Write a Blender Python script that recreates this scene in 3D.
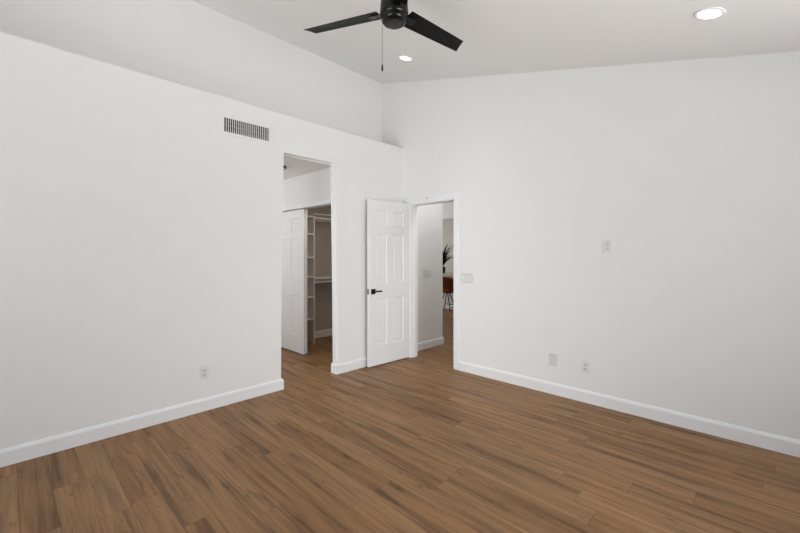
import bpy, bmesh, math, random
from mathutils import Vector, Matrix

random.seed(7)
for o in list(bpy.data.objects):
    bpy.data.objects.remove(o, do_unlink=True)
SC = bpy.context.scene
COL = SC.collection

# ------------------------------------------------------------------ camera, world, light, exposure
EYE = 1.36
YAW = math.radians(44.17)
cam_d = bpy.data.cameras.new('camera')
cam = bpy.data.objects.new('camera', cam_d)
COL.objects.link(cam)
cam.location = (0, 0, EYE)
cam.rotation_euler = (math.radians(90), 0, YAW - math.radians(90))
cam_d.sensor_width = 36
cam_d.lens = 17.138
cam_d.shift_y = -11.5 / 800
cam_d.clip_start = 0.02
SC.camera = cam

world = bpy.data.worlds.new('sky')
SC.world = world
world.use_nodes = True
bg = world.node_tree.nodes['Background']
bg.inputs['Color'].default_value = (0.72, 0.84, 1.0, 1)
bg.inputs['Strength'].default_value = 1.0


def area(name, loc, aim, sx, sy, watts, color):
    d = bpy.data.lights.new(name, 'AREA')
    d.shape = 'RECTANGLE'
    d.size, d.size_y = sx, sy
    d.energy = watts
    d.color = color
    o = bpy.data.objects.new(name, d)
    COL.objects.link(o)
    o.location = loc
    o.rotation_euler = Vector(aim).to_track_quat('-Z', 'Y').to_euler()
    return o


# daylight through the room's windows (behind the camera), the dressing passage window and the living room windows; ceiling fills, closet and hall lamps are added
def daylight(name, loc, aim, sx, sy, watts, color, spread):
    o = area(name, loc, aim, sx, sy, watts, color)
    o.data.spread = spread


COOL, WARM = (0.955, 0.985, 1.0), (0.995, 0.985, 0.975)
FRONT, PATIO = (1.75, -1.79, 1.3), (-2.19, 1.7, 1.1)
daylight('window_skylight', FRONT, (0.25, 1, -0.2), 2.2, 1.4, 11.0, COOL, 1.2)
daylight('window_horizon_light', FRONT, (0.15, 1, 0.36), 2.2, 1.4, 12.5, WARM, 1.8)
daylight('window_ceiling_fill', FRONT, (0.25, 1, 0.9), 2.2, 1.4, 10.0, WARM, 1.5)  # added lamp in the window, aimed upward to brighten the ceiling
daylight('window_ceiling_fill_side', FRONT, (-0.1, 1, 0.9), 2.2, 1.4, 10.5, WARM, 1.2)  # second added upward lamp for the ceiling, no deck behind it
daylight('patio_skylight', PATIO, (1, 0.25, -0.1), 2.9, 2.0, 13.5, COOL, 1.0)
daylight('patio_ceiling_fill', PATIO, (1, 0.25, 0.9), 2.9, 2.0, 27.5, WARM, 1.5)  # added lamp in the patio opening, tilted up to lift the ceiling
area('passage_daylight', (0.62, 5.2, 1.75), (1, 0, 0.1), 1.0, 0.75, 17, (1.0, 0.985, 0.97))
area('closet_fill', (3.22, 4.0, 2.40), (0, 0, -1), 0.3, 0.3, 4.5, (1.0, 0.92, 0.84))  # added fill without a fixture, brightens the closet and its shelf tower
area('living_daylight', (6.6, 8.93, 1.4), (0, -1, 0), 3.4, 1.9, 62, (1.0, 0.96, 0.91))
area('hall_fill', (4.15, 2.75, 2.86), (0, 0, -1), 0.5, 0.3, 13.0, (0.97, 0.985, 1.0))  # unseen fill added to light the hallway wall evenly
SC.view_settings.view_transform = 'Standard'
SC.view_settings.look = 'None'
SC.view_settings.gamma = 1.0
SC.view_settings.use_curve_mapping = False
SC.view_settings.exposure = -0.10

# ------------------------------------------------------------------ materials


def lin(c):
    return tuple(((x / 255) / 12.92) if x <= 10 else (((x / 255) + 0.055) / 1.055) ** 2.4 for x in c)


def mat(name, rgb, rough=0.6, metal=0.0, spec=0.5, emit=None, strength=0, bump=None, coat=0.0):
    m = bpy.data.materials.new(name)
    m.use_nodes = True
    nt = m.node_tree
    b = nt.nodes['Principled BSDF']
    b.inputs['Base Color'].default_value = (*rgb, 1)
    b.inputs['Roughness'].default_value = rough
    b.inputs['Metallic'].default_value = metal
    b.inputs['Specular IOR Level'].default_value = spec
    b.inputs['Coat Weight'].default_value = coat
    if emit:
        b.inputs['Emission Color'].default_value = (*emit, 1)
        b.inputs['Emission Strength'].default_value = strength
    if bump:
        scale, dist, var = bump
        tc = nt.nodes.new('ShaderNodeTexCoord')
        n = nt.nodes.new('ShaderNodeTexNoise')
        n.inputs['Scale'].default_value = scale
        n.inputs['Detail'].default_value = 3
        nt.links.new(tc.outputs['Object'], n.inputs['Vector'])
        bp = nt.nodes.new('ShaderNodeBump')
        bp.inputs['Distance'].default_value = dist
        bp.inputs['Strength'].default_value = 0.4
        nt.links.new(n.outputs['Fac'], bp.inputs['Height'])
        nt.links.new(bp.outputs['Normal'], b.inputs['Normal'])
        if var:
            mx = nt.nodes.new('ShaderNodeMixRGB')
            mx.blend_type = 'MULTIPLY'
            mx.inputs['Fac'].default_value = var
            mx.inputs['Color1'].default_value = (*rgb, 1)
            n2 = nt.nodes.new('ShaderNodeTexNoise')
            n2.inputs['Scale'].default_value = scale * 0.05
            nt.links.new(tc.outputs['Object'], n2.inputs['Vector'])
            nt.links.new(n2.outputs['Fac'], mx.inputs['Color2'])
            nt.links.new(mx.outputs['Color'], b.inputs['Base Color'])
    return m


M = {}
M['wall'] = mat('wall_paint', (0.855, 0.855, 0.845), 0.85, spec=0.2, bump=(90, 0.0012, 0.02))
M['ceiling'] = mat('ceiling_paint', (0.87, 0.868, 0.857), 0.9, spec=0.2, bump=(60, 0.0015, 0.02))
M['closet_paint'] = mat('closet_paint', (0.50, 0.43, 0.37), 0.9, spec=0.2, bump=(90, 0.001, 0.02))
M['trim'] = mat('trim_paint', (0.87, 0.875, 0.88), 0.4, spec=0.4, bump=(40, 0.0003, 0.0))
M['door'] = mat('door_paint', (0.86, 0.858, 0.85), 0.45, spec=0.4, bump=(60, 0.0003, 0.0))
M['plastic'] = mat('white_plastic', (0.78, 0.78, 0.77), 0.35, bump=(50, 0.0002, 0.0))
M['plastic_dim'] = mat('ivory_plastic', (0.70, 0.70, 0.69), 0.35, bump=(50, 0.0002, 0.0))
M['slot'] = mat('dark_socket_slot', (0.05, 0.05, 0.05), 0.6)
M['black_metal'] = mat('black_metal', (0.004, 0.004, 0.004), 0.22, 0.0, spec=0.35, bump=(80, 0.0002, 0.0))
M['black_blade'] = mat('black_blade', (0.004, 0.004, 0.0038), 0.45, spec=0.16, bump=(30, 0.0004, 0.0))
M['cap'] = mat('charcoal_cap', (0.020, 0.019, 0.018), 0.5)
M['chain'] = mat('dull_bronze_chain', (0.10, 0.09, 0.08), 0.45, 0.7)
M['steel'] = mat('galvanised_steel', (0.35, 0.35, 0.35), 0.45, 0.8)
M['duct_blade'] = mat('grey_damper', (0.16, 0.16, 0.16), 0.6)
M['duct'] = mat('duct_shade_black', (0.012, 0.012, 0.012), 0.85)  # near-black colour stands in for the shade of a deep duct
M['led'] = mat('led_diffuser', (0.9, 0.9, 0.88), 0.5, emit=(1.0, 0.97, 0.92), strength=5)
M['white_shelf'] = mat('shelf_melamine', (0.88, 0.83, 0.77), 0.5, bump=(40, 0.0002, 0.0))
M['leather'] = mat('brown_leather', lin((132, 68, 32)), 0.45, bump=(120, 0.002, 0.15))
M['counter'] = mat('cream_stone', lin((214, 203, 180)), 0.3, bump=(20, 0.0003, 0.1))
M['island'] = mat('island_paint', (0.66, 0.65, 0.63), 0.6, bump=(40, 0.0003, 0.0))
M['leaf'] = mat('dark_leaf', (0.018, 0.026, 0.016), 0.5, bump=(40, 0.002, 0.2))
M['pot'] = mat('black_pot', (0.012, 0.012, 0.012), 0.5, bump=(40, 0.0005, 0.0))
M['greige'] = mat('living_wall_paint', (0.58, 0.55, 0.51), 0.85, spec=0.2, bump=(90, 0.001, 0.02))


def floor_material():
    m = bpy.data.materials.new('vinyl_plank_floor')
    m.use_nodes = True
    nt = m.node_tree
    N, L = nt.nodes, nt.links
    b = N['Principled BSDF']
    PW, PL, PH = 0.1425, 1.22, 0.04

    def math_(op, a, c=None, d=None):
        n = N.new('ShaderNodeMath')
        n.operation = op
        for i, v in enumerate((a, c, d)):
            if v is None:
                continue
            if isinstance(v, (int, float)):
                n.inputs[i].default_value = v
            else:
                L.new(v, n.inputs[i])
        return n.outputs[0]

    def comb(x, y, z):
        n = N.new('ShaderNodeCombineXYZ')
        for i, v in enumerate((x, y, z)):
            if isinstance(v, (int, float)):
                n.inputs[i].default_value = v
            else:
                L.new(v, n.inputs[i])
        return n.outputs[0]

    def noise(vec, scale, detail=4, rough=0.55, dist=0.0):
        n = N.new('ShaderNodeTexNoise')
        n.inputs['Scale'].default_value = scale
        n.inputs['Detail'].default_value = detail
        n.inputs['Roughness'].default_value = rough
        n.inputs['Distortion'].default_value = dist
        L.new(vec, n.inputs['Vector'])
        return n.outputs['Fac']

    def ramp(fac, stops, interp='LINEAR'):
        n = N.new('ShaderNodeValToRGB')
        r = n.color_ramp
        r.interpolation = interp
        while len(r.elements) < len(stops):
            r.elements.new(0.5)
        for e, (p, c) in zip(r.elements, stops):
            e.position = p
            e.color = (*c, 1)
        L.new(fac, n.inputs['Fac'])
        return n.outputs['Color']

    def mix(kind, fac, a, c):
        n = N.new('ShaderNodeMixRGB')
        n.blend_type = kind
        if isinstance(fac, (int, float)):
            n.inputs['Fac'].default_value = fac
        else:
            L.new(fac, n.inputs['Fac'])
        L.new(a, n.inputs['Color1'])
        L.new(c, n.inputs['Color2'])
        return n.outputs['Color']

    tc = N.new('ShaderNodeTexCoord')
    sp = N.new('ShaderNodeSeparateXYZ')
    L.new(tc.outputs['Object'], sp.inputs[0])
    X, Y = sp.outputs[0], sp.outputs[1]
    u = math_('DIVIDE', math_('SUBTRACT', X, PH), PW)
    row = math_('FLOOR', u)
    fu = math_('FRACT', u)
    wn = N.new('ShaderNodeTexWhiteNoise')
    wn.noise_dimensions = '1D'
    L.new(math_('MULTIPLY', row, 1.37), wn.inputs['W'])
    w = math_('ADD', math_('DIVIDE', Y, PL), math_('MULTIPLY', wn.outputs['Value'], 5.0))
    col = math_('FLOOR', w)
    fw = math_('FRACT', w)
    wn2 = N.new('ShaderNodeTexWhiteNoise')
    wn2.noise_dimensions = '2D'
    L.new(comb(row, col, 0.0), wn2.inputs['Vector'])
    pid = wn2.outputs['Value']
    off = math_('MULTIPLY', pid, 37.0)
    # plank tone, long soft streaks, fine grain, knots
    tone = ramp(pid, [(0.0, (0.265, 0.140, 0.060)), (0.3, (0.290, 0.156, 0.068)), (0.55, (0.318, 0.175, 0.080)),
                      (0.8, (0.300, 0.166, 0.077)), (1.0, (0.345, 0.196, 0.094))])
    streak = noise(comb(math_('MULTIPLY', X, 15.0), math_('MULTIPLY', Y, 0.8), off), 1.0, 3, 0.55, 0.3)
    streak_c = ramp(streak, [(0.30, (0.50, 0.46, 0.43)), (0.46, (0.94, 0.93, 0.92)), (0.72, (1.18, 1.16, 1.12))])
    c1 = mix('MULTIPLY', 1.0, tone, streak_c)
    grain = noise(comb(math_('MULTIPLY', X, 90.0), math_('MULTIPLY', Y, 3.0), off), 1.0, 5, 0.65, 0.6)
    grain_c = ramp(grain, [(0.25, (0.72, 0.70, 0.68)), (0.5, (1, 1, 1)), (0.8, (1.12, 1.11, 1.10))])
    fibre = noise(comb(math_('MULTIPLY', X, 42.0), math_('MULTIPLY', Y, 1.6), math_('ADD', off, 4.0)), 1.0, 4, 0.6, 0.5)
    fibre_c = ramp(fibre, [(0.30, (0.66, 0.63, 0.60)), (0.5, (0.98, 0.98, 0.98)), (0.72, (1.16, 1.15, 1.14))])
    c1 = mix('MULTIPLY', 0.9, c1, fibre_c)
    c2 = mix('MULTIPLY', 0.95, c1, grain_c)
    knot = noise(comb(math_('MULTIPLY', X, 13.0), math_('MULTIPLY', Y, 3.2), math_('ADD', off, 9.0)), 1.0, 4, 0.6, 1.0)
    knot_c = ramp(knot, [(0.0, (0.55, 0.50, 0.46)), (0.31, (0.62, 0.58, 0.55)), (0.40, (1, 1, 1)), (1.0, (1, 1, 1))])
    c3 = mix('MULTIPLY', 0.8, c2, knot_c)
    # joints between planks
    eu = math_('MULTIPLY', math_('MINIMUM', fu, math_('SUBTRACT', 1.0, fu)), PW)
    ew = math_('MULTIPLY', math_('MINIMUM', fw, math_('SUBTRACT', 1.0, fw)), PL)
    e = math_('MINIMUM', eu, ew)
    joint = ramp(math_('DIVIDE', e, 0.004), [(0.0, (0.45, 0.42, 0.40)), (0.55, (0.9, 0.9, 0.9)), (0.8, (1, 1, 1))])
    c4 = mix('MULTIPLY', 0.75, c3, joint)
    L.new(c4, b.inputs['Base Color'])
    L.new(math_('ADD', math_('MULTIPLY', grain, 0.16), 0.42), b.inputs['Roughness'])
    b.inputs['Specular IOR Level'].default_value = 0.3
    bp = N.new('ShaderNodeBump')
    bp.inputs['Strength'].default_value = 0.25
    bp.inputs['Distance'].default_value = 0.0012
    jh = ramp(math_('DIVIDE', e, 0.003), [(0.0, (0, 0, 0)), (0.8, (1, 1, 1))])
    L.new(math_('ADD', math_('MULTIPLY', grain, 0.3), jh), bp.inputs['Height'])
    L.new(bp.outputs['Normal'], b.inputs['Normal'])
    return m


M['floor'] = floor_material()

# ------------------------------------------------------------------ mesh helpers


def link(name, bm, m, parent=None, smooth=False):
    bmesh.ops.recalc_face_normals(bm, faces=bm.faces[:])
    me = bpy.data.meshes.new(name)
    bm.to_mesh(me)
    bm.free()
    me.materials.append(M[m] if isinstance(m, str) else m)
    if smooth:
        me.polygons.foreach_set('use_smooth', [True] * len(me.polygons))
        try:
            me.set_sharp_from_angle(angle=math.radians(40))
        except Exception:
            pass
    o = bpy.data.objects.new(name, me)
    COL.objects.link(o)
    if parent:
        o.parent = parent
    return o


def empty(name, loc=(0, 0, 0), rz=0.0):
    o = bpy.data.objects.new(name, None)
    o.empty_display_size = 0.1
    COL.objects.link(o)
    o.location = loc
    o.rotation_euler = (0, 0, rz)
    return o


def tag(o, label, cat, group=None, kind=None):
    o['label'] = label
    o['category'] = cat
    if group:
        o['group'] = group
    if kind:
        o['kind'] = kind
    return o


def box(bm, x0, x1, y0, y1, z0, z1, bev=0.0, seg=2):
    xs, ys, zs = sorted((x0, x1)), sorted((y0, y1)), sorted((z0, z1))
    vs = [bm.verts.new((x, y, z)) for z in zs for y in ys for x in xs]
    fs = []
    for q in ((0, 2, 3, 1), (4, 5, 7, 6), (0, 1, 5, 4), (2, 6, 7, 3), (0, 4, 6, 2), (1, 3, 7, 5)):
        fs.append(bm.faces.new([vs[i] for i in q]))
    if bev:
        es = list({e for f in fs for e in f.edges})
        bmesh.ops.bevel(bm, geom=es, offset=bev, segments=seg, affect='EDGES', profile=0.5)


def bx(*a, **k):
    bm = bmesh.new()
    box(bm, *a, **k)
    return bm


def prism(bm, pts, axis, a, b):
    """outline pts (p, q) extruded from a to b: axis 'y' -> (p, s, q), axis 'x' -> (s, p, q), axis 'z' -> (p, q, s)"""
    f = {'y': lambda p, q, s: (p, s, q), 'x': lambda p, q, s: (s, p, q), 'z': lambda p, q, s: (p, q, s)}[axis]
    A = [bm.verts.new(f(p, q, a)) for p, q in pts]
    B = [bm.verts.new(f(p, q, b)) for p, q in pts]
    bm.faces.new(A)
    bm.faces.new(B[::-1])
    n = len(pts)
    for i in range(n):
        bm.faces.new((A[i], A[(i + 1) % n], B[(i + 1) % n], B[i]))


def tube(bm, p0, p1, r0, r1=None, seg=16, caps=True):
    r1 = r0 if r1 is None else r1
    p0, p1 = Vector(p0), Vector(p1)
    d = (p1 - p0).normalized()
    a = d.orthogonal().normalized()
    c = d.cross(a)
    R = []
    for p, r in ((p0, r0), (p1, r1)):
        R.append([bm.verts.new(p + (a * math.cos(t) + c * math.sin(t)) * r) for t in [2 * math.pi * i / seg for i in range(seg)]])
    for i in range(seg):
        bm.faces.new((R[0][i], R[0][(i + 1) % seg], R[1][(i + 1) % seg], R[1][i]))
    if caps:
        bm.faces.new(R[0][::-1])
        bm.faces.new(R[1])


def lathe(bm, prof, seg=40, centre=(0, 0)):
    """profile of (radius, z) revolved about z"""
    rings = []
    for r, z in prof:
        if r < 1e-6:
            rings.append([bm.verts.new((centre[0], centre[1], z))])
        else:
            rings.append([bm.verts.new((centre[0] + r * math.cos(2 * math.pi * i / seg), centre[1] + r * math.sin(2 * math.pi * i / seg), z)) for i in range(seg)])
    for a, b in zip(rings, rings[1:]):
        for i in range(seg):
            j = (i + 1) % seg
            if len(a) == 1:
                bm.faces.new((a[0], b[i], b[j]))
            elif len(b) == 1:
                bm.faces.new((a[i], a[j], b[0]))
            else:
                bm.faces.new((a[i], a[j], b[j], b[i]))


def struct(name, bm, m, label, cat, smooth=False):
    o = link(name, bm, m, None, smooth)
    tag(o, label, cat, kind='structure')
    return o


# ------------------------------------------------------------------ the setting
LW, RW = 3.545, 3.718          # left wall plane (y), right wall plane (x)
CZ, CS = 2.7725, 0.25875       # sloped ceiling: z = CZ + CS * y
UPY = 3.971                    # wall above the plant ledge
LEDGE = 2.805
X0, Y0 = -2.2, -1.8            # hidden sides of the bedroom
OX0, OX1, OZ = 1.932, 2.620, 2.420   # opening in the left wall
DY0, DY1, DZ = 2.700, 3.420, 2.035   # bedroom doorway in the right wall
WX0, WX1 = 0.6, 2.9            # window behind the camera
PY0, PY1 = 0.2, 3.2            # patio opening
cz = lambda y: CZ + CS * y

struct('floor', bx(X0 - 0.1, 9.4, Y0 - 0.1, 9.1, -0.1, 0.0), 'floor', 'brown wood look plank floor running through every room', 'floor')

# left wall with its rounded opening and a hole for the air vent
bm = bmesh.new()
prism(bm, [(X0, 0), (OX0, 0), (OX0, OZ), (OX1, OZ), (OX1, 0), (RW, 0), (RW, LEDGE), (X0, LEDGE)], 'y', LW, LW + 0.10)
es = []
for e in bm.edges:
    a, b = e.verts[0].co, e.verts[1].co
    if abs(a.y - b.y) < 1e-6:
        onop = lambda v: OX0 - 1e-4 <= v.x <= OX1 + 1e-4 and v.z <= OZ + 1e-4
        if onop(a) and onop(b):
            es.append(e)
        if abs(a.z - LEDGE) < 1e-5 and abs(b.z - LEDGE) < 1e-5 and a.y < LW + 0.01:
            es.append(e)
bmesh.ops.bevel(bm, geom=es, offset=0.020, segments=5, affect='EDGES', profile=0.5)
wall_left = struct('wall_left', bm, 'wall', 'white painted wall with a tall opening and an air vent', 'wall')
VX0, VX1, VZ0, VZ1 = 1.363, 1.795, 2.480, 2.609
cut = link('cutter', bx(VX0, VX1, LW - 0.05, LW + 0.085, VZ0, VZ1), 'wall')
md = wall_left.modifiers.new('vent_hole', 'BOOLEAN')
md.operation = 'DIFFERENCE'
md.solver = 'EXACT'
md.object = cut
dg = bpy.context.evaluated_depsgraph_get()
me = bpy.data.meshes.new_from_object(wall_left.evaluated_get(dg))
wall_left.modifiers.clear()
wall_left.data = me
bpy.data.objects.remove(cut, do_unlink=True)

struct('wall_left_ledge', bx(X0, RW, LW + 0.10, UPY, 2.56, LEDGE), 'wall', 'flat white ledge on top of the lower wall', 'ledge')
struct('wall_upper_left', bx(X0 - 0.1, RW + 0.12, UPY, UPY + 0.1, 2.56, cz(UPY) + 0.14), 'wall', 'white upper wall set back above the ledge', 'wall')

# right wall with the bedroom doorway
bm = bmesh.new()
prism(bm, [(Y0, 0), (DY0, 0), (DY0, DZ), (DY1, DZ), (DY1, 0), (LW + 0.1, 0), (LW + 0.1, 2.56), (UPY + 0.1, 2.56),
           (UPY + 0.1, cz(UPY + 0.1) + 0.02), (Y0, cz(Y0) + 0.02)], 'x', RW, RW + 0.12)
struct('wall_right', bm, 'wall', 'white gable wall with the open panel door at its far end', 'wall')

# hidden walls with the window openings
bm = bmesh.new()
box(bm, X0 - 0.1, RW + 0.12, Y0 - 0.1, Y0, 0, 0.55)
box(bm, X0 - 0.1, WX0, Y0 - 0.1, Y0, 0.55, 2.05)
box(bm, WX1, RW + 0.12, Y0 - 0.1, Y0, 0.55, 2.05)
box(bm, X0 - 0.1, RW + 0.12, Y0 - 0.1, Y0, 2.05, 2.35)
struct('wall_front', bm, 'wall', 'white low wall under the slope with a wide window', 'wall')
bm = bmesh.new()
box(bm, X0 - 0.1, X0, Y0, PY0, 0, 2.12)
box(bm, X0 - 0.1, X0, PY1, UPY, 0, 2.12)
prism(bm, [(Y0, 2.12), (UPY, 2.12), (UPY, cz(UPY) + 0.1), (Y0, cz(Y0) + 0.1)], 'x', X0 - 0.1, X0)
struct('wall_back', bm, 'wall', 'white gable wall with a wide patio opening', 'wall')

bm = bmesh.new()
ya, yb = Y0 - 0.1, UPY + 0.1
prism(bm, [(ya, cz(ya)), (yb, cz(yb)), (yb, cz(yb) + 0.14), (ya, cz(ya) + 0.14)], 'x', X0 - 0.1, RW + 0.12)
struct('ceiling', bm, 'ceiling', 'white ceiling sloping down away from the ledge', 'ceiling')

# dressing passage and closet behind the left wall
CX = 2.77
CEND = 5.33
PC = 2.440
struct('ceiling_passage', bx(0.5, 4.63, LW + 0.1, 6.1, PC, 2.56), 'ceiling', 'flat low ceiling over the passage behind the opening', 'ceiling')
bm = bmesh.new()
box(bm, CX, CX + 0.10, LW + 0.1, 3.76, 0, PC)
box(bm, CX, CX + 0.10, CEND - 0.02, 6.0, 0, PC)
box(bm, CX, CX + 0.10, 3.76, CEND - 0.02, 2.02, PC)
struct('wall_closet_front', bm, 'wall', 'white header wall above the sliding closet doors', 'wall')
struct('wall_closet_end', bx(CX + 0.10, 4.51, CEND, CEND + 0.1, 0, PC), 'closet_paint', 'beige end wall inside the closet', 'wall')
struct('wall_closet_back', bx(4.51, 4.63, LW + 0.145, 9.0, 0, 2.9), 'wall', 'white wall turning off the hallway corner', 'wall')
struct('wall_hall', bx(RW + 0.12, 4.63, LW + 0.045, LW + 0.145, 0, 2.56), 'wall', 'white hallway wall seen through the open door', 'wall')
bm = bmesh.new()
box(bm, 0.5, CX, 6.0, 6.1, 0, PC)
box(bm, 0.5, 0.6, LW + 0.1, 4.65, 0, PC)
box(bm, 0.5, 0.6, 5.75, 6.0, 0, PC)
box(bm, 0.5, 0.6, 4.65, 5.75, 0, 0.85)
box(bm, 0.5, 0.6, 4.65, 5.75, 2.15, PC)
struct('wall_passage', bm, 'wall', 'white outer walls of the passage', 'wall')

# hallway and living room beyond the bedroom door
struct('ceiling_living', bx(RW + 0.12, 9.4, 2.1, 9.1, 2.9, 3.0), 'ceiling', 'flat living room ceiling beyond the door', 'ceiling')
bm = bmesh.new()
box(bm, 9.2, 9.3, 2.1, 9.0, 0, 2.9)
box(bm, RW + 0.12, 9.3, 2.1, 2.2, 0, 2.9)
box(bm, RW + 0.12, RW + 0.22, 2.2, 2.45, 0, 2.9)
box(bm, 4.63, 4.9, 8.9, 9.0, 0, 2.9)
box(bm, 8.3, 9.2, 8.9, 9.0, 0, 2.9)
box(bm, 4.9, 8.3, 8.9, 9.0, 0, 0.4)
box(bm, 4.9, 8.3, 8.9, 9.0, 2.4, 2.9)
struct('wall_living', bm, 'greige', 'greige living room wall behind the plant', 'wall')
struct('trim_5', bx(8.75, 9.2, 2.2, 8.9, 2.40, 2.9), 'wall', 'pale soffit along the top of the living room wall', 'soffit')
struct('wall_door_head', bx(RW, RW + 0.12, LW + 0.1, LW + 0.15, 0, 2.56), 'wall', 'short wall return beside the door hinges', 'wall')

# skirting boards: eased top, one object per run
BH, BT = 0.112, 0.015


def skirting(name, pts, label, h=BH, m='trim'):
    """mitred board along a path of floor points; the board stands to the right of the path's direction"""
    bm = bmesh.new()
    prof = [(0, 0), (BT, 0), (BT, h - 0.022), (BT * 0.72, h - 0.012), (BT * 0.42, h - 0.004), (0, h)]
    P = [Vector((p[0], p[1], 0)) for p in pts]
    rings = []
    for i, p in enumerate(P):
        def nrm(a, b):
            d = (b - a).normalized()
            return Vector((d.y, -d.x, 0))
        if i == 0:
            off = nrm(P[0], P[1])
        elif i == len(P) - 1:
            off = nrm(P[-2], P[-1])
        else:
            n1, n2 = nrm(P[i - 1], p), nrm(p, P[i + 1])
            off = (n1 + n2) / (1 + n1.dot(n2))
        rings.append([bm.verts.new(p + off * t + Vector((0, 0, z))) for t, z in prof])
    n = len(prof)
    for a, b in zip(rings, rings[1:]):
        for i in range(n):
            bm.faces.new((a[i], a[(i + 1) % n], b[(i + 1) % n], b[i]))
    bm.faces.new(rings[0])
    bm.faces.new(rings[-1][::-1])
    return struct(name, bm, m, label, 'skirting board')


skirting('baseboard_left', [(X0, LW), (OX0, LW), (OX0, LW + 0.1)], 'long white skirting board up to the tall opening')
skirting('baseboard_left_corner', [(OX1, LW + 0.1), (OX1, LW), (RW, LW)], 'short white skirting board behind the open door')
skirting('baseboard_right', [(RW, DY0 - 0.066), (RW, Y0)], 'long white skirting board under the wall outlets')
skirting('baseboard_hall', [(RW + 0.12, LW + 0.045), (4.63, LW + 0.045), (4.63, 8.9)], 'white skirting board in the hallway')
skirting('baseboard_closet', [(CX + 0.55, CEND), (4.51, CEND)], 'pale skirting board inside the closet', m='white_shelf')

# door lining and casing
bm = bmesh.new()
c = 0.064
for side in (0, 1):
    xa, xb = (RW - 0.016, RW) if side == 0 else (RW + 0.12, RW + 0.136)
    box(bm, xa, xb, DY0 - c, DY0 + 0.004, 0, DZ - 0.004, 0.004)
    box(bm, xa, xb, DY1 - 0.004, DY1 + c, 0, DZ - 0.004, 0.004)
    box(bm, xa, xb, DY0 - c, DY1 + c, DZ - 0.004, DZ + c, 0.004)
struct('trim_1', bm, 'trim', 'white casing around the bedroom doorway', 'door casing')
bm = bmesh.new()
box(bm, RW - 0.004, RW + 0.124, DY0, DY0 + 0.016, 0, DZ)
box(bm, RW - 0.004, RW + 0.124, DY1 - 0.016, DY1, 0, DZ)
box(bm, RW - 0.004, RW + 0.124, DY0, DY1, DZ - 0.016, DZ)
box(bm, RW + 0.045, RW + 0.085, DY0 + 0.016, DY0 + 0.026, 0, DZ - 0.016)
box(bm, RW + 0.045, RW + 0.085, DY1 - 0.026, DY1 - 0.016, 0, DZ - 0.016)
struct('trim_2', bm, 'trim', 'white jamb lining of the bedroom doorway', 'door jamb')
bm = bmesh.new()
box(bm, CX - 0.014, CX, 3.70, CEND + 0.04, 1.993, 2.045, 0.004)
box(bm, CX, CX + 0.10, 3.76, CEND - 0.02, 1.993, 2.02)
struct('trim_3', bm, 'trim', 'white track fascia over the sliding closet doors', 'closet trim')

# ------------------------------------------------------------------ panel doors


def panel_door_bm(w, h, t, rails):
    """six panel leaf: x 0..w, y 0 (front)..t, z 0..h; raised fields on both faces"""
    st, mu = 0.108, 0.108
    pw = (w - 2 * st - mu) / 2
    xs = [0, st, st + pw, st + pw + mu, w - st, w]
    zs = [0] + rails + [h]
    bm = bmesh.new()
    G = []
    for y in (0, t):
        G.append([[bm.verts.new((x, y, z)) for x in xs] for z in zs])
    panels = []
    for k in (0, 1):
        for j in range(len(zs) - 1):
            for i in range(len(xs) - 1):
                g = G[k]
                q = [g[j][i], g[j][i + 1], g[j + 1][i + 1], g[j + 1][i]]
                f = bm.faces.new(q if k == 0 else q[::-1])
                if i in (1, 3) and j in (1, 3, 5):
                    panels.append(f)
    nz, nx = len(zs), len(xs)
    for j in range(nz - 1):
        for i in (0, nx - 1):
            bm.faces.new((G[0][j][i], G[0][j + 1][i], G[1][j + 1][i], G[1][j][i]))
    for i in range(nx - 1):
        for j in (0, nz - 1):
            bm.faces.new((G[0][j][i], G[0][j][i + 1], G[1][j][i + 1], G[1][j][i]))
    bmesh.ops.recalc_face_normals(bm, faces=bm.faces[:])
    bmesh.ops.inset_individual(bm, faces=panels, thickness=0.010, depth=-0.012)
    bmesh.ops.inset_individual(bm, faces=panels, thickness=0.006, depth=0.0)
    bmesh.ops.inset_individual(bm, faces=panels, thickness=0.020, depth=0.006)
    return bm


# bedroom door, swung open against the left wall
DW, DH, DT = 0.680, 2.022, 0.035
RAILS = [0.245, 0.815, 1.005, 1.610, 1.715, 1.905]
hx, hy = RW - 0.018, 3.420
fx, fy = 3.022, 3.452
ang = math.atan2(fy - hy, fx - hx)
door = struct('door_1', panel_door_bm(DW, DH, DT, RAILS), 'door', 'white six panel bedroom door standing open with a black lever', 'door')
# local x runs from hinge to free edge; local y must point to the wall (+Y), so the leaf is mirrored in y
for v in door.data.vertices:
    v.co.y = -v.co.y
door.data.flip_normals()
door.location = (hx, hy, 0.012)
door.rotation_euler = (0, 0, ang)
HZ = 0.905
hxl = DW - 0.062


def part(name, bm, m, parent, label=None, smooth=False):
    o = link(name, bm, m, parent, smooth)
    if label:
        o['label'] = label
    return o


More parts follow.
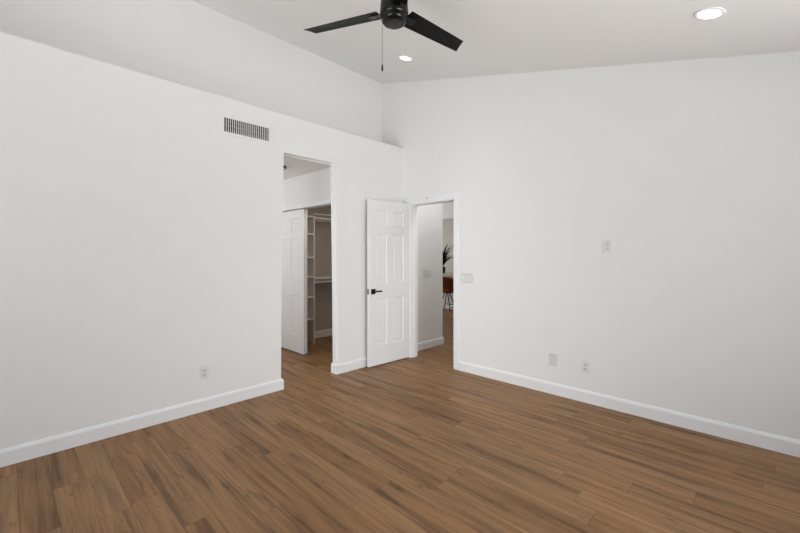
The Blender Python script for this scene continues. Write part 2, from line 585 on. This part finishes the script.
for s in (0, 1):
    y0 = 0.0 if s == 0 else -DT
    d = 1 if s == 0 else -1
    rose = part('handle_rose', bx(hxl - 0.032, hxl + 0.032, y0, y0 + d * 0.008, HZ - 0.032, HZ + 0.032, bev=0.0015), 'black_metal', door, 'square black handle plate')
    bm = bmesh.new()
    tube(bm, (hxl, y0 + d * 0.008, HZ), (hxl, y0 + d * 0.034, HZ), 0.010)
    box(bm, hxl - 0.115, hxl + 0.011, y0 + d * 0.029, y0 + d * 0.040, HZ - 0.009, HZ + 0.009, 0.003)
    part('handle_lever', bm, 'black_metal', rose, 'straight black lever')
bm = bx(DW - 0.0005, DW + 0.0015, -DT / 2 - 0.013, -DT / 2 + 0.013, HZ - 0.03, HZ + 0.03, bev=0.0004)
lp = part('latch_plate', bm, 'black_metal', door, 'black latch plate on the edge')
part('latch_bolt', bx(DW + 0.001, DW + 0.011, -DT / 2 - 0.008, -DT / 2 + 0.006, HZ - 0.009, HZ + 0.009, bev=0.002), 'steel', lp)
for z in (0.2, 1.0, 1.8):
    bm = bmesh.new()
    tube(bm, (-0.002, 0.006, z - 0.045), (-0.002, 0.006, z + 0.045), 0.0055, seg=12)
    box(bm, -0.0015, 0.0005, -0.03, 0.004, z - 0.044, z + 0.044)
    part('hinge', bm, 'trim', door)

# sliding closet doors, both pushed to the far side
CW, CH, CT = 0.775, 1.965, 0.032
crails = [0.235, 0.785, 0.965, 1.57, 1.67, 1.855]
d2 = struct('door_2', panel_door_bm(CW, CH, CT, crails), 'door', 'white six panel sliding closet door in front of its twin', 'door')
d2.location = (CX + 0.012, 4.515 + CW, 0.016)
d2.rotation_euler = (0, 0, -math.pi / 2)
# local x now runs towards -Y; local y (thickness) towards +X
d3 = struct('door_3', panel_door_bm(CW, CH, CT, crails), 'door', 'second sliding closet door mostly hidden behind the first', 'door')
d3.location = (CX + 0.052, 4.540 + CW, 0.016)
d3.rotation_euler = (0, 0, -math.pi / 2)
for dd in (d2, d3):
    bm = bmesh.new()
    for xx in (0.12, CW - 0.12):
        box(bm, xx - 0.025, xx + 0.025, CT / 2 - 0.003, CT / 2 + 0.003, CH - 0.01, CH + 0.012)
    part('hanger_plate', bm, 'steel', dd)
g = tag(link('floor_guide', bx(CX + 0.004, CX + 0.092, 4.535, 4.575, 0, 0.013, bev=0.003), 'steel'),
        'small metal guide on the floor under the sliding closet doors', 'door guide')

# ------------------------------------------------------------------ closet fittings
tx0, tx1 = CX + 0.16, 3.275
ty0, ty1 = 5.0, CEND - 0.001
TH = 1.955
t = tag(empty('shelf_tower', ((tx0 + tx1) / 2, (ty0 + ty1) / 2, 0)), 'narrow open shelf tower standing against the closet end wall', 'shelf')
ox, oy = t.location.x, t.location.y
for x in (tx0, tx1 - 0.018):
    part('side_panel', bx(x - ox, x + 0.018 - ox, ty0 - oy, ty1 - oy, 0, TH, bev=0.0015), 'white_shelf', t)
for z in (0.39, 0.728, 1.037, 1.33, 1.69, TH - 0.018):
    part('shelf', bx(tx0 + 0.018 - ox, tx1 - 0.018 - ox, ty0 + 0.004 - oy, ty1 - oy, z - 0.018 if z < 1.9 else z, z if z < 1.9 else z + 0.018), 'white_shelf', t)
part('back_panel', bx(tx0 + 0.018 - ox, tx1 - 0.018 - ox, ty1 - 0.006 - oy, ty1 - oy, 0.39, TH - 0.018), 'white_shelf', t)
for zc, which in ((1.985, 'upper'), (0.985, 'lower')):
    s = tag(empty('hanging_shelf', (3.9, CEND, zc)), which + ' closet shelf with a hanging rod fixed to the end wall', 'closet shelf')
    dpt = 0.30
    part('board', bx(tx1 - 3.9 + 0.001, 0.60, -dpt, -0.001, 0, 0.018, bev=0.0015), 'white_shelf', s)
    part('cleat', bx(tx1 - 3.9 + 0.001, 0.60, -0.019, -0.001, -0.075, -0.001), 'white_shelf', s)
    bm = bmesh.new()
    tube(bm, (tx1 - 3.9 + 0.001, -0.26, -0.05), (0.60, -0.26, -0.05), 0.016, seg=20)
    part('rod', bm, 'white_shelf', s, smooth=True)

# ------------------------------------------------------------------ ceiling fan
FZ = 2.955
fxy = (1.765, 1.768)
fan = tag(empty('ceiling_fan', (fxy[0], fxy[1], FZ)), 'black three blade ceiling fan hanging from the sloped ceiling', 'ceiling fan')
topz = cz(fxy[1]) - FZ
bm = bmesh.new()
lathe(bm, [(0, topz + 0.02), (0.070, topz + 0.02), (0.070, topz - 0.030), (0.055, topz - 0.055), (0.022, topz - 0.068), (0, topz - 0.068)])
part('canopy', bm, 'black_metal', fan, smooth=True)
bm = bmesh.new()
tube(bm, (0, 0, 0.07), (0, 0, topz - 0.06), 0.0135, seg=20)
part('downrod', bm, 'black_metal', fan, smooth=True)
bm = bmesh.new()
lathe(bm, [(0, 0.135), (0.030, 0.135), (0.045, 0.118), (0.078, 0.105), (0.088, 0.085), (0.091, 0.020), (0.088, 0.008), (0.093, 0.004), (0.093, -0.028), (0.087, -0.036), (0, -0.036)])
part('motor_housing', bm, 'black_metal', fan, smooth=True)
bm = bmesh.new()
lathe(bm, [(0, -0.030), (0.083, -0.030), (0.085, -0.040), (0.083, -0.060), (0.074, -0.073), (0.060, -0.078), (0.058, -0.075), (0.048, -0.0745), (0, -0.0745)])
sw = part('switch_housing', bm, 'black_metal', fan, smooth=True)
bm = bmesh.new()
lathe(bm, [(0, -0.0745), (0.047, -0.0745), (0.046, -0.079), (0.040, -0.081), (0, -0.081)])
part('bottom_cap', bm, 'cap', sw, smooth=True)


def blade_bm():
    bm = bmesh.new()
    n = 14
    rows = []
    pitch = math.radians(-13)
    for i in range(n + 1):
        f = i / n
        r = 0.105 + (0.645 - 0.105) * f
        half = 0.066 + (0.052 - 0.066) * f
        sk = -0.020 * f                      # the tip is cut slightly askew
        row = []
        for j in range(9):
            s = -1 + 2 * j / 8
            rr = r + (0.018 * s * f)
            yy = s * half + sk * 0
            camber = 0.004 * (1 - s * s)
            for zt in (0.003, -0.003):
                z = camber + zt * (1 - 0.5 * abs(s) ** 6)
                row.append(bm.verts.new((rr, yy * math.cos(pitch) - z * math.sin(pitch), yy * math.sin(pitch) + z * math.cos(pitch))))
        rows.append(row)
    for a, b in zip(rows, rows[1:]):
        for j in range(8):
            bm.faces.new((a[2 * j], a[2 * j + 2], b[2 * j + 2], b[2 * j]))
            bm.faces.new((a[2 * j + 1], b[2 * j + 1], b[2 * j + 3], a[2 * j + 3]))
        bm.faces.new((a[0], b[0], b[1], a[1]))
        bm.faces.new((a[16], a[17], b[17], b[16]))
    for row in (rows[0], rows[-1]):
        for j in range(8):
            bm.faces.new((row[2 * j], row[2 * j + 1], row[2 * j + 3], row[2 * j + 2]))
    return bm


blade0 = blade_bm()
blade_me = None
tips = [(1.478 - fxy[0], 2.354 - fxy[1]), (2.395 - fxy[0], 1.660 - fxy[1])]
a1 = math.atan2(tips[0][1], tips[0][0]) - math.radians(2.0)
for k in range(3):
    a = a1 - k * 2 * math.pi / 3
    if k == 0:
        bl = part('blade', blade0, 'black_blade', fan, smooth=True)
        blade_me = bl.data
    else:
        bl = bpy.data.objects.new('blade', blade_me)
        COL.objects.link(bl)
        bl.parent = fan
    bl.rotation_euler = (0, 0, a)
    p = math.radians(-13)
    bm = bmesh.new()
    box(bm, 0.070, 0.175, -0.024, 0.024, -0.0085, -0.0035, 0.002)
    bmesh.ops.rotate(bm, verts=bm.verts[:], cent=(0, 0, 0), matrix=Matrix.Rotation(p, 3, 'X'))
    arm = part('blade_arm', bm, 'black_metal', bl)
    for q in ((0.125, -0.014), (0.125, 0.014), (0.160, 0)):
        bm = bmesh.new()
        tube(bm, (q[0], q[1], -0.0115), (q[0], q[1], -0.008), 0.0045, seg=10)
        bmesh.ops.rotate(bm, verts=bm.verts[:], cent=(0, 0, 0), matrix=Matrix.Rotation(p, 3, 'X'))
        part('screw', bm, 'black_metal', bl)
# pull chain, hanging from the camera's left rim of the switch housing
cd = Vector((-0.717, 0.697, 0)) * 0.078
bm = bmesh.new()
tube(bm, (cd.x * 0.8, cd.y * 0.8, -0.045), (cd.x, cd.y, -0.047), 0.0035, seg=10)
tube(bm, (cd.x, cd.y, -0.045), (cd.x, cd.y, -0.345), 0.0011, seg=8)
for i in range(76):
    bmesh.ops.create_icosphere(bm, subdivisions=1, radius=0.0017, matrix=Matrix.Translation((cd.x, cd.y, -0.047 - i * 0.00395)))
ch = part('pull_chain', bm, 'chain', fan)
bm = bmesh.new()
lathe(bm, [(0, -0.344), (0.003, -0.345), (0.0055, -0.357), (0.0065, -0.382), (0.005, -0.389), (0, -0.390)], 16, (cd.x, cd.y))
part('pull_fob', bm, 'black_metal', ch, smooth=True)

# ------------------------------------------------------------------ recessed downlights, flush with the slope
slope = math.atan(CS)


def downlight(x, y, label, r=0.070):
    o = tag(empty('recessed_light', (x, y, cz(y))), label, 'downlight', 'downlights in the sloped ceiling')
    o.rotation_euler = (slope, 0, 0)
    bm = bmesh.new()
    lathe(bm, [(r - 0.003, 0.004), (r - 0.003, -0.004), (r + 0.002, -0.007), (r + 0.016, -0.004), (r + 0.019, 0.002), (r - 0.003, 0.004)], 48)
    part('trim_ring', bm, 'trim', o, smooth=True)
    bm = bmesh.new()
    lathe(bm, [(0, -0.0035), (r - 0.003, -0.0030), (r - 0.003, 0.004), (0, 0.004)], 48)
    part('diffuser', bm, 'led', o, smooth=True)
    return o


downlight(2.998, 0.266, 'lit round downlight on the open side of the ceiling far from the ledge', 0.062)
downlight(3.025, 2.855, 'lit round downlight close to the fan pull chain', 0.062)

# ------------------------------------------------------------------ air vent
vc = ((VX0 + VX1) / 2, LW, (VZ0 + VZ1) / 2)
vent = tag(empty('air_vent', vc), 'white slotted air vent set high in the wall under the ledge', 'air vent')
hw, hh = (VX1 - VX0) / 2, (VZ1 - VZ0) / 2
bm = bmesh.new()
fw_ = 0.026
box(bm, -hw - fw_, hw + fw_, -0.006, 0.0, hh - 0.001, hh + fw_, 0.002)
box(bm, -hw - fw_, hw + fw_, -0.006, 0.0, -hh - fw_, -hh + 0.001, 0.002)
box(bm, -hw - fw_, -hw + 0.001, -0.006, 0.0, -hh, hh, 0.002)
box(bm, hw - 0.001, hw + fw_, -0.006, 0.0, -hh, hh, 0.002)
part('frame', bm, 'wall', vent)
bm = bmesh.new()
NS = 22
for i in range(NS):
    x = -hw + (i + 0.98) * 2 * hw / (NS + 0.6)
    a = math.radians(0 if i < 10 else (14 if i < 17 else 6))
    v = [(-0.0028, -0.003), (0.0028, -0.003), (0.0024, 0.003), (-0.0024, 0.003)]
    pts = [(x + px * math.cos(a) - py * math.sin(a), py * math.cos(a) + px * math.sin(a)) for px, py in v]
    prism(bm, pts, 'z', -hh, hh)
part('grille', bm, 'wall', vent, 'upright white louvre bars')
bm = bmesh.new()
for i in range(3):
    z = -hh + (i + 0.7) * 2 * hh / 3
    box(bm, -hw, hw, 0.030, 0.044, z - 0.0015, z + 0.0015)
part('rear_blades', bm, 'duct_blade', vent, 'horizontal grey blades behind the bars')
bm = bmesh.new()
e = 0.0015
box(bm, -hw + e, hw - e, 0.078, 0.083, -hh + e, hh - e)
box(bm, -hw + e, hw - e, 0.004, 0.078, -hh + e, -hh + e + 0.002)
box(bm, -hw + e, hw - e, 0.004, 0.078, hh - e - 0.002, hh - e)
box(bm, -hw + e, -hw + e + 0.002, 0.004, 0.078, -hh + e + 0.002, hh - e - 0.002)
box(bm, hw - e - 0.002, hw - e, 0.004, 0.078, -hh + e + 0.002, hh - e - 0.002)
part('duct', bm, 'duct', vent, 'duct box painted black for the shade behind the grille')


# ------------------------------------------------------------------ outlets and switches
def plate_bm(w, h, t=0.006):
    return bx(-w / 2, w / 2, -t, 0, -h / 2, h / 2, bev=0.0022, seg=3)


def outlet(loc, rz, label, group=None):
    o = tag(empty('wall_outlet', loc, rz), label, 'wall outlet', group)
    part('cover_plate', plate_bm(0.074, 0.118), 'plastic', o)
    for s in (-1, 1):
        bm = bmesh.new()
        z = s * 0.0195
        pts = []
        for i in range(28):
            a = 2 * math.pi * i / 28
            pts.append((0.0172 * math.cos(a), max(-0.0135, min(0.0135, 0.0172 * math.sin(a))) + z))
        prism(bm, pts, 'y', -0.0078, -0.004)
        soc = part('socket', bm, 'plastic_dim', o)
        bm = bmesh.new()
        box(bm, -0.0080, -0.0055, -0.0082, -0.0070, z - 0.001, z + 0.0085)
        box(bm, 0.0055, 0.0080, -0.0082, -0.0070, z + 0.0005, z + 0.0080)
        tube(bm, (0, -0.0082, z - 0.0075), (0, -0.007, z - 0.0075), 0.0028, seg=12)
        part('slot', bm, 'slot', soc, 'dark socket slots')
    bm = bmesh.new()
    tube(bm, (0, -0.0072, 0), (0, -0.005, 0), 0.003, seg=12)
    part('screw', bm, 'plastic_dim', o)
    return o


def blank_plate(loc, rz, label):
    o = tag(empty('wall_plate', loc, rz), label, 'wall plate')
    part('cover_plate', plate_bm(0.078, 0.118), 'plastic_dim', o)
    for s in (-1, 1):
        bm = bmesh.new()
        tube(bm, (0, -0.0072, s * 0.042), (0, -0.005, s * 0.042), 0.003, seg=12)
        part('screw', bm, 'steel', o)
    return o


def switches(loc, rz, n, label):
    o = tag(empty('light_switch', loc, rz), label, 'light switch')
    w = 0.046 * (n - 1) + 0.070
    part('cover_plate', plate_bm(w, 0.116), 'plastic_dim', o)
    for i in range(n):
        x = (i - (n - 1) / 2) * 0.046
        bm = bmesh.new()
        prism(bm, [(-0.0058, -0.033), (-0.0075, -0.032), (-0.0085, 0.0), (-0.0065, 0.032), (-0.0058, 0.033)], 'x', x - 0.0165, x + 0.0165)
        part('rocker', bm, 'plastic', o)
    return o


RZR = -math.pi / 2        # plates on the right wall face -X
outlet((1.193, LW, 0.333), 0, 'white duplex outlet low on the wall left of the tall opening')
outlet((RW, 1.034, 1.437), RZR, 'white duplex outlet at eye height alone on the bare wall')
outlet((RW, 1.221, 0.326), RZR, 'white duplex outlet just above the skirting beside a blank plate')
blank_plate((RW, 1.522, 0.338), RZR, 'plain blank cover plate just above the skirting beside an outlet')
switches((RW, 2.524, 1.090), RZR, 3, 'white three rocker light switch beside the door casing')
switches((4.265, LW + 0.045, 1.09), 0, 3, 'white light switch on the hallway wall seen through the doorway')
# small bracket on the door head casing
bk = tag(empty('door_bracket', (RW - 0.016, 3.160, 2.078)), 'small white bracket on the casing above the open doorway', 'bracket')
bm = bmesh.new()
box(bm, -0.008, 0.0, -0.055, 0.075, -0.005, 0.004, 0.0015)
part('arm', bm, 'trim', bk)
bm = bmesh.new()
tube(bm, (-0.016, -0.045, 0.001), (0.0, -0.045, 0.001), 0.008, seg=14)
part('pivot', bm, 'steel', bk)

# black rimmed light on the passage ceiling
pl = tag(empty('passage_light', (2.300, 4.29, PC)), 'dark rimmed flush light on the passage ceiling', 'ceiling light')
bm = bmesh.new()
lathe(bm, [(0, 0), (0.085, 0), (0.088, -0.004), (0.088, -0.022), (0.078, -0.024), (0.076, -0.014), (0, -0.014)], 40)
part('rim', bm, 'black_metal', pl, smooth=True)
bm = bmesh.new()
lathe(bm, [(0, -0.0135), (0.075, -0.0135), (0.070, -0.020), (0, -0.024)], 40)
part('shade', bm, 'plastic', pl, smooth=True)

# ------------------------------------------------------------------ beyond the hallway: island, stool, plant
isl = tag(empty('kitchen_island', (7.9, 5.9, 0)), 'pale island with a thick cream counter beyond the hallway', 'kitchen island')
part('body', bx(-0.12, 0.42, -1.55, 1.55, 0.0, 0.836, bev=0.004), 'island', isl)
part('countertop', bx(-0.45, 0.47, -1.65, 1.65, 0.836, 0.888, bev=0.004), 'counter', isl)
part('plinth', bx(-0.135, 0.43, -1.56, 1.56, 0.0, 0.09, bev=0.003), 'trim', isl)

st = tag(empty('bar_stool', (7.47, 5.65, 0)), 'brown leather bar stool with black splayed legs at the island', 'bar stool')
# bucket seat: curved shell opening towards +X (the island)
bm = bmesh.new()
rows = []
NA = 20
for k in range(7):
    f = k / 6
    z = 0.50 + 0.335 * f
    ring = []
    for i in range(NA + 1):
        a = math.radians(70 + 220 * i / NA)
        drop = 0.10 * (abs(i / NA - 0.5) * 2) ** 2 * f
        r = 0.205 + 0.035 * f
        ring.append(bm.verts.new((r * math.cos(a) * 0.95, r * math.sin(a) * 1.05, z - drop)))
    rows.append(ring)
for a, b in zip(rows, rows[1:]):
    for i in range(NA):
        bm.faces.new((a[i], a[i + 1], b[i + 1], b[i]))
bmesh.ops.solidify(bm, geom=bm.faces[:], thickness=0.028)
part('backrest', bm, 'leather', st, smooth=True)
bm = bmesh.new()
lathe(bm, [(0, 0.455), (0.15, 0.455), (0.195, 0.475), (0.215, 0.505), (0.210, 0.545), (0.185, 0.560), (0, 0.562)], 32)
part('seat', bm, 'leather', st, smooth=True)
part('seat_plate', bx(-0.14, 0.14, -0.17, 0.17, 0.443, 0.457), 'black_metal', st)
for sx in (-1, 1):
    for sy in (-1, 1):
        bm = bmesh.new()
        tube(bm, (sx * 0.035, sy * 0.04, 0.45), (sx * 0.13, sy * 0.19, 0.0), 0.012, 0.010, 12)
        part('leg', bm, 'black_metal', st, smooth=True)
for sy in (-1, 1):
    bm = bmesh.new()
    tube(bm, (-0.11, sy * 0.158, 0.095), (0.11, sy * 0.158, 0.095), 0.008, seg=10)
    part('stretcher', bm, 'black_metal', st, smooth=True)
bm = bmesh.new()
tube(bm, (0.098, -0.14, 0.15), (0.098, 0.14, 0.15), 0.009, seg=10)
part('foot_rest', bm, 'black_metal', st, smooth=True)

pp = tag(empty('potted_plant', (7.86, 6.10, 0.888)), 'dark spiky potted plant standing on the cream counter', 'potted plant')
bm = bmesh.new()
lathe(bm, [(0, 0), (0.060, 0), (0.075, 0.05), (0.080, 0.16), (0.076, 0.165), (0.070, 0.155), (0, 0.150)], 28)
part('pot', bm, 'pot', pp, smooth=True)
bm = bmesh.new()
rnd = random.Random(4)
for i in range(34):
    az = rnd.uniform(0, 2 * math.pi) if i > 5 else math.radians(-75 + i * 24)
    el = math.radians(rnd.uniform(48, 84))
    ln = rnd.uniform(0.36, 0.68)
    base_z = rnd.uniform(0.15, 0.32)
    h_ = Vector((math.cos(az), math.sin(az), 0))
    side = Vector((-math.sin(az), math.cos(az), 0))
    prev = None
    for s in range(7):
        f = s / 6
        ee = el - 0.45 * f
        p = h_ * (ln * f * math.cos(ee)) + Vector((0, 0, base_z + ln * f * math.sin(ee)))
        wdt = 0.027 * (math.sin(math.pi * min(1, 0.18 + 0.82 * f)) ** 0.8) + 0.0008
        up = Vector((0, 0, 0.004))
        cur = [bm.verts.new(p - side * wdt), bm.verts.new(p + up * -1), bm.verts.new(p + side * wdt)]
        if prev:
            bm.faces.new((prev[0], prev[1], cur[1], cur[0]))
            bm.faces.new((prev[1], prev[2], cur[2], cur[1]))
        prev = cur
bmesh.ops.solidify(bm, geom=bm.faces[:], thickness=0.0015)
part('leaves', bm, 'leaf', pp, smooth=True)
bm = bmesh.new()
tube(bm, (0, 0, 0.14), (0.005, 0.004, 0.34), 0.014, 0.009, 10)
part('stem', bm, 'leaf', pp, smooth=True)
